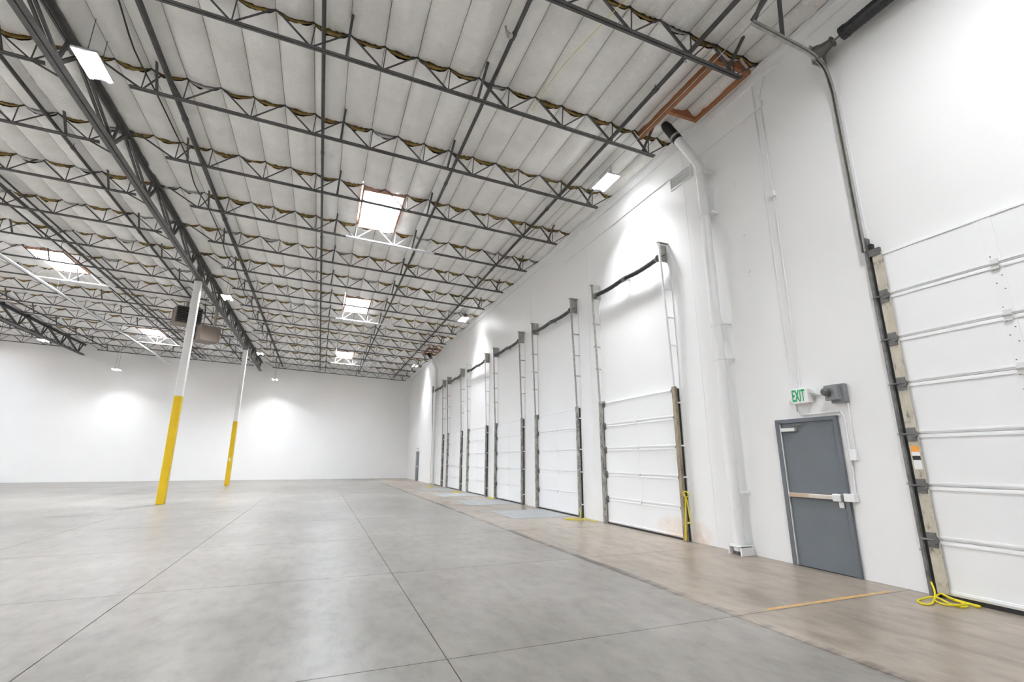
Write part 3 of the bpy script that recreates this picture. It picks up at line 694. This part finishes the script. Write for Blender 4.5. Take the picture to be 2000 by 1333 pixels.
for dy in (-.02, .02):
    B = MB()
    for a, b_ in zip(up[:-1], up[1:]): B.bar(a + Vector((0, dy, 0)), b_ + Vector((0, dy, 0)), .010, .045, (0, 1, 0)) if False else B.prism([(-.006, -.024), (.006, -.024), (.006, .024), (-.006, .024)], a + Vector((0, dy, 0)), b_ + Vector((0, dy, 0)), (-1, 0, .2))
    B.build('curved_track', M_galv, r_)
B = MB()
for a, b_ in zip(up[:-1], up[1:]): B.prism([(-.022, -.020), (.022, -.020), (.022, -.012), (-.022, -.012)], a, b_, (-1, 0, .2))
B.build('track_web', M_track, r_)
for z in (.5, 1.27, 1.88, 2.52, 3.11, 3.72, 4.9, 5.6, 6.3): MB().box((W - .06, 3.958, z - .013), (W - .002, 3.995, z + .013)).build('track_clip', M_galv, r_)
MB().tube([(W - .10, 3.99, 7.52), (W - .22, 3.98, 7.70)], .02, 6).build('drum_stay', M_galv, r_)
MB().tube([(W - .22, 4.02, 7.80), (W - .22, 3.97, 7.80), (W - .22, 3.90, 7.80), (W - .22, 3.80, 7.80), (W - .22, 3.76, 7.80)], [.13, .12, .085, .065, .085], 20).build('cable_drum', M_cast, r_, smooth=True)
MB().box((W - .34, 4.03, 7.58), (W - .001, 4.045, 7.94)).build('bearing_plate', M_galv, r_)
MB().tube([(W - .22, 4.06, 7.80), (W - .22, -.3, 7.80)], .016, 8).build('shaft', M_track, r_)
pts = [(W - .22, 3.60 - q * .03, 7.80) for q in range(102)]
MB().tube(pts, [.100 if q % 2 else .096 for q in range(102)], 18).build('torsion_spring', M_spring, r_, smooth=True)
MB().tube([(W - .22, 3.62, 7.80), (W - .22, 3.54, 7.80)], .108, 10).build('spring_cone', M_spring, r_)
for a, b_ in (((W - 1.66, 3.955, 7.80), (W - 1.75, jy(-1), 8.24)), ((W - 1.62, 3.955, 7.80), (W - 1.45, 3.5, 8.68)), ((W - 1.05, 3.955, 7.76), (W - .98, 3.95, 8.68))):
    MB().bar(a, b_, .045, .045).build('track_hanger', M_steel, r_)
MB().box((W - .091, 3.768, 1.66), (W - .088, 3.855, 1.73)).build('warning_sticker', M_orange, r_)['label'] = 'orange sticker'
MB().box((W - .091, 3.768, 1.56), (W - .088, 3.855, 1.61)).build('warning_sticker', M_black, r_)['label'] = 'black sticker'
MB().box((W - .0895, 3.768, 1.45), (W - .088, 3.855, 1.66)).build('sticker_backing', M_white, r_)

# ================================================================= EXIT DOOR
def exit_door(n_, y0, y1, h, label, full=True):
    r_ = thing('door_%d' % n_, (W, (y0 + y1) / 2, 0), label, 'door', None, 'structure'); f_ = .06
    MB().box((W - .055, y0, 0), (W - .001, y0 + f_, h)).build('jamb', M_framegrey, r_, bevel=.004)
    MB().box((W - .055, y1 - f_ - .015, 0), (W - .001, y1, h)).build('jamb', M_framegrey, r_, bevel=.004)
    MB().box((W - .055, y0 + f_, h - f_), (W - .001, y1 - f_ - .015, h)).build('frame_head', M_framegrey, r_, bevel=.004)
    MB().box((W - .022, y0 + f_ + .004, .012), (W - .001, y1 - f_ - .035, h - f_ - .004)).build('door_leaf', M_doorgrey, r_)
    MB().box((W - .05, y1 - f_ - .032, .012), (W - .001, y1 - f_ - .018, h - f_ - .01)).build('hinge_strip', M_closer, r_)
    MB().box((W - .03, y0 + f_, 0), (W - .001, y1 - f_, .012)).build('threshold', M_black, r_)
    a, b_ = y0 + f_ + .03, y1 - f_ - .05
    MB().box((W - .085, a, 1.005), (W - .03, b_, 1.065)).build('push_bar', M_bronze, r_, bevel=.006)
    MB().box((W - .10, a - .005, .985), (W - .02, a + .12, 1.085)).build('latch_case', M_closer, r_, bevel=.006)
    if full:
        MB().box((W - .087, b_ - .34, 1.008), (W - .084, b_ - .02, 1.062)).build('end_cover', simple('copper_tone_cover', (.50, .38, .28), .4, .5), r_)
        MB().box((W - .045, a, .90), (W - .02, a + .07, 1.0)).build('strike', M_closer, r_)
        MB().box((W - .09, y0 - .10, .995), (W - .001, y0 + .05, 1.10)).build('keeper_box', M_white, r_, bevel=.004)['label'] = 'white keeper box on the frame'
        MB().box((W - .085, y1 - .36, 1.995), (W - .022, y1 - .11, 2.05)).build('closer_body', M_closer, r_, bevel=.006)
        MB().bar((W - .09, y1 - .22, 2.07), (W - .075, y1 - .50, 2.10), .02, .012).build('closer_arm', M_cast, r_)
    return r_
exit_door(1, 4.76, 5.79, 2.19, 'grey steel exit door with push bar under the green exit sign')
exit_door(9, 36.75, 37.75, 2.14, 'distant grey steel door beyond the last dock door', False)
lt = thing('exit_sign', (W, 37.25, 2.5), 'small white exit sign above the distant grey door', 'exit sign')
MB().box((W - .09, 37.1, 2.42), (W - .001, 37.42, 2.64)).build('sign_body', M_white, lt); MB().box((W - .07, 37.18, 2.30), (W - .001, 37.34, 2.38)).build('emergency_head', M_closer, lt)

es = thing('exit_sign', (W, 5.30, 2.44), 'white wall sign with green EXIT letters above the grey door', 'exit sign')
MB().box((W - .14, 5.08, 2.405), (W - .001, 5.345, 2.63)).build('sign_body', M_white, es, bevel=.006)
cu = bpy.data.curves.new('lettering', 'FONT'); cu.body = 'EXIT'; cu.size = .255; cu.extrude = .002; cu.align_x = 'CENTER'; cu.align_y = 'CENTER'; cu.offset = .0035
cu.materials.append(M_green); to = bpy.data.objects.new('lettering', cu); C.objects.link(to); to.parent = es
bpy.context.view_layer.update()
me = bpy.data.meshes.new_from_object(to.evaluated_get(bpy.context.evaluated_depsgraph_get())); bpy.data.objects.remove(to)
me.transform(Matrix(((0, 0, -1, -.143), (-.42, 0, 0, -.065), (0, 1, 0, .078), (0, 0, 0, 1)))); to = bpy.data.objects.new('lettering', me); C.objects.link(to); to.parent = es
to['label'] = 'green EXIT lettering'
for y, z in ((5.37, 2.45), (5.06, 2.57)):
    MB().tube([(W - .08, y - .02, z), (W - .08, y, z - .01), (W - .08, y + (.05 if y > 5.3 else -.05), z + .01)], [.02, .03, .045], 10).build('lamp_head', M_white, es, smooth=True)

hb = thing('alarm_box', (W, 4.66, 2.36), 'grey wall box with round alarm bell beside the exit sign', 'alarm')
MB().box((W - .09, 4.56, 2.36), (W - .001, 4.77, 2.63)).box((W - .17, 4.60, 2.40), (W - .09, 4.80, 2.62)).build('enclosure', M_boxgrey, hb, bevel=.006)
MB().tube([(W - .17, 4.74, 2.52), (W - .20, 4.74, 2.52), (W - .25, 4.74, 2.515), (W - .275, 4.74, 2.51)], [.045, .062, .058, .035], 16).build('bell', M_cast, hb, smooth=True)

# conduits on the dock wall
def conduit(name, pts, r_, label, cat='conduit', sm=4, M=M_white):
    pts = [Vector(p) for p in pts]
    return tag(MB().tube(pts, r_, 8).build(name, M, smooth=True), label, cat)
xc = W - .02
conduit('wall_conduit', [(xc, 5.39, 8.42), (xc, 5.40, 5.5), (xc, 5.42, 2.66)], .010, 'thin white conduit running down to the exit sign, farther of the pair')
conduit('wall_conduit', [(xc, 5.12, 8.42), (xc, 5.20, 8.2), (xc, 5.26, 8.05), (xc, 5.26, 6.12)], .012, 'short thin white conduit from the roof edge to the round box')
conduit('wall_conduit', [(xc, 5.25, 6.0), (xc, 5.26, 4.3), (xc, 5.28, 2.66)], .012, 'thin white conduit from the round box down to the exit sign')
conduit('wall_conduit', [(xc, 5.28, 7.86), (xc, 8.5, 7.86), (xc, 13.0, 7.86)], .012, 'long level white conduit high on the dock wall')
conduit('wall_conduit', [(xc, 5.12, 2.53), (xc, 5.0, 2.525), (xc, 4.78, 2.50)], .013, 'short white conduit joining exit sign and alarm box')
conduit('wall_conduit', [(xc, 5.39, 2.43), (xc, 5.39, 2.30), (xc, 5.33, 2.245), (xc, 5.15, 2.24), (xc, 4.80, 2.245), (xc, 4.70, 2.24), (xc, 4.665, 2.18), (xc, 4.66, 1.7), (xc, 4.68, 1.12)], .013, 'white conduit bent over the exit door and down beside it')
conduit('wall_conduit', [(xc, 4.58, 2.36), (xc, 4.585, 2.0), (xc, 4.60, 1.66)], .012, 'short white conduit below the alarm box')
for y, z, lb in ((5.26, 7.92, 'small white junction box high under the roof edge'), (5.26, 6.06, 'small white round junction box midway up the wall')):
    tag(MB().box((W - .06, y - .055, z - .055), (W - .001, y + .055, z + .055)).build('junction_box', M_white, bevel=.012), lb, 'box')
tag(MB().box((W - .06, 4.565, 1.55), (W - .001, 4.66, 1.70)).build('junction_box', M_white, bevel=.006), 'small white junction box beside the exit door', 'box')
for y, z, lb in ((6.01, 6.71, 'topmost'), (5.98, 5.62, 'middle'), (5.95, 4.9, 'lowest')):
    tag(MB().tube([(W - .018, y, z), (W + .01, y, z)], .035, 12).build('wall_plug', M_white, bevel=0), 'small round white wall plug, %s of the three above the exit door' % lb, 'plug')
vt = thing('wall_vent', (W, 7.42, 7.55), 'small white rectangular wall vent beside the downpipe top', 'vent')
MB().box((W - .03, 7.08, 7.53), (W - .001, 7.76, 7.56)).box((W - .03, 7.08, 7.82), (W - .001, 7.76, 7.85)).box((W - .03, 7.08, 7.56), (W - .001, 7.11, 7.82)).box((W - .03, 7.73, 7.56), (W - .001, 7.76, 7.82)).build('vent_frame', M_white, vt)
for q in range(7): MB().prism([(-.012, -.012), (.006, .008), (.008, .005), (-.008, -.014)], (W - .012, 7.11, 7.585 + q * .036), (W - .012, 7.73, 7.585 + q * .036), (0, 0, 1)).build('vent_slat', M_white, vt)

# ================================================================= FLOOR THINGS
for (a, b_), n_ in zip(DD[1:5], ('second', 'third', 'fourth', 'fifth')):
    r_ = thing('dock_leveler', (5.6, (a + b_) / 2, 0), 'flat grey steel dock leveler plate before the %s dock door' % n_, 'dock leveler', 'dock levelers')
    MB().box((5.05, a + .45, -.004), (6.55, b_ - .45, .004)).build('deck_plate', M_leveler, r_)
    MB().box((6.55, a + .45, -.004), (6.83, b_ - .45, .006)).build('lip_plate', M_leveler, r_)

def rope(pts, r_, label, closed=False):
    return tag(MB().tube(spline(pts, 5, closed), r_, 7).build('yellow_rope', M_rope, smooth=True), label, 'rope')
P2 = [(6.86, 3.90, .16), (6.80, 3.85, .09), (6.74, 3.824, .03), (6.475, 3.719, .011), (6.373, 3.738, .011), (6.443, 3.836, .011), (6.574, 3.872, .012), (6.730, 3.817, .03), (6.643, 3.614, .011),
      (6.634, 3.518, .011), (6.740, 3.524, .012), (6.83, 3.62, .012), (6.845, 3.74, .025), (6.84, 3.80, .06), (6.80, 3.83, .04), (6.66, 3.786, .011), (6.563, 3.644, .014), (6.593, 3.543, .03),
      (6.748, 3.513, .03), (6.791, 3.457, .012), (6.85, 3.468, .012), (6.86, 3.56, .014), (6.84, 3.70, .03), (6.82, 3.79, .06)]
rope(P2, .0105, 'yellow rope coiled loosely on the floor at the foot of the drive-in door')
rope([(6.80, 7.99, .92), (6.80, 7.90, .95), (6.80, 7.82, .90), (6.80, 7.90, .84), (6.80, 7.98, .88), (6.80, 7.93, .86), (6.80, 7.97, .45), (6.80, 8.02, .10), (6.80, 7.99, .07), (6.80, 7.95, .5), (6.80, 7.90, .83), (6.80, 7.86, .55), (6.80, 7.83, .36), (6.80, 7.86, .37)], .010,
     'yellow rope tied and hanging on the brown guide of the nearest dock door')
rope([(6.83, 12.22, .22), (6.80, 12.15, .05), (6.609, 12.05, .011), (6.324, 12.15, .011), (6.40, 11.80, .011), (6.663, 11.70, .011), (6.78, 11.968, .02), (6.80, 11.70, .011), (6.80, 11.304, .011)], .0105,
     'yellow rope lying on the floor between the first two dock doors')
rope([(6.80, 19.75, .02), (6.70, 19.62, .011), (6.75, 19.30, .011), (6.82, 19.25, .011), (6.80, 19.50, .012), (6.72, 19.8, .011)], .013, 'small yellow rope bundle on the floor past the third dock door')
rope([(6.3, 23.6, .02), (6.5, 23.35, .02), (6.4, 23.15, .02), (6.1, 23.2, .02), (6.2, 23.45, .02)], .013, 'small yellow rope on the floor by the fourth dock door', True)
rope([(6.2, 29.4, .012), (6.4, 29.0, .011), (6.3, 28.7, .011), (6.0, 29.0, .011)], .013, 'tiny yellow rope on the floor by the farthest dock door', True)
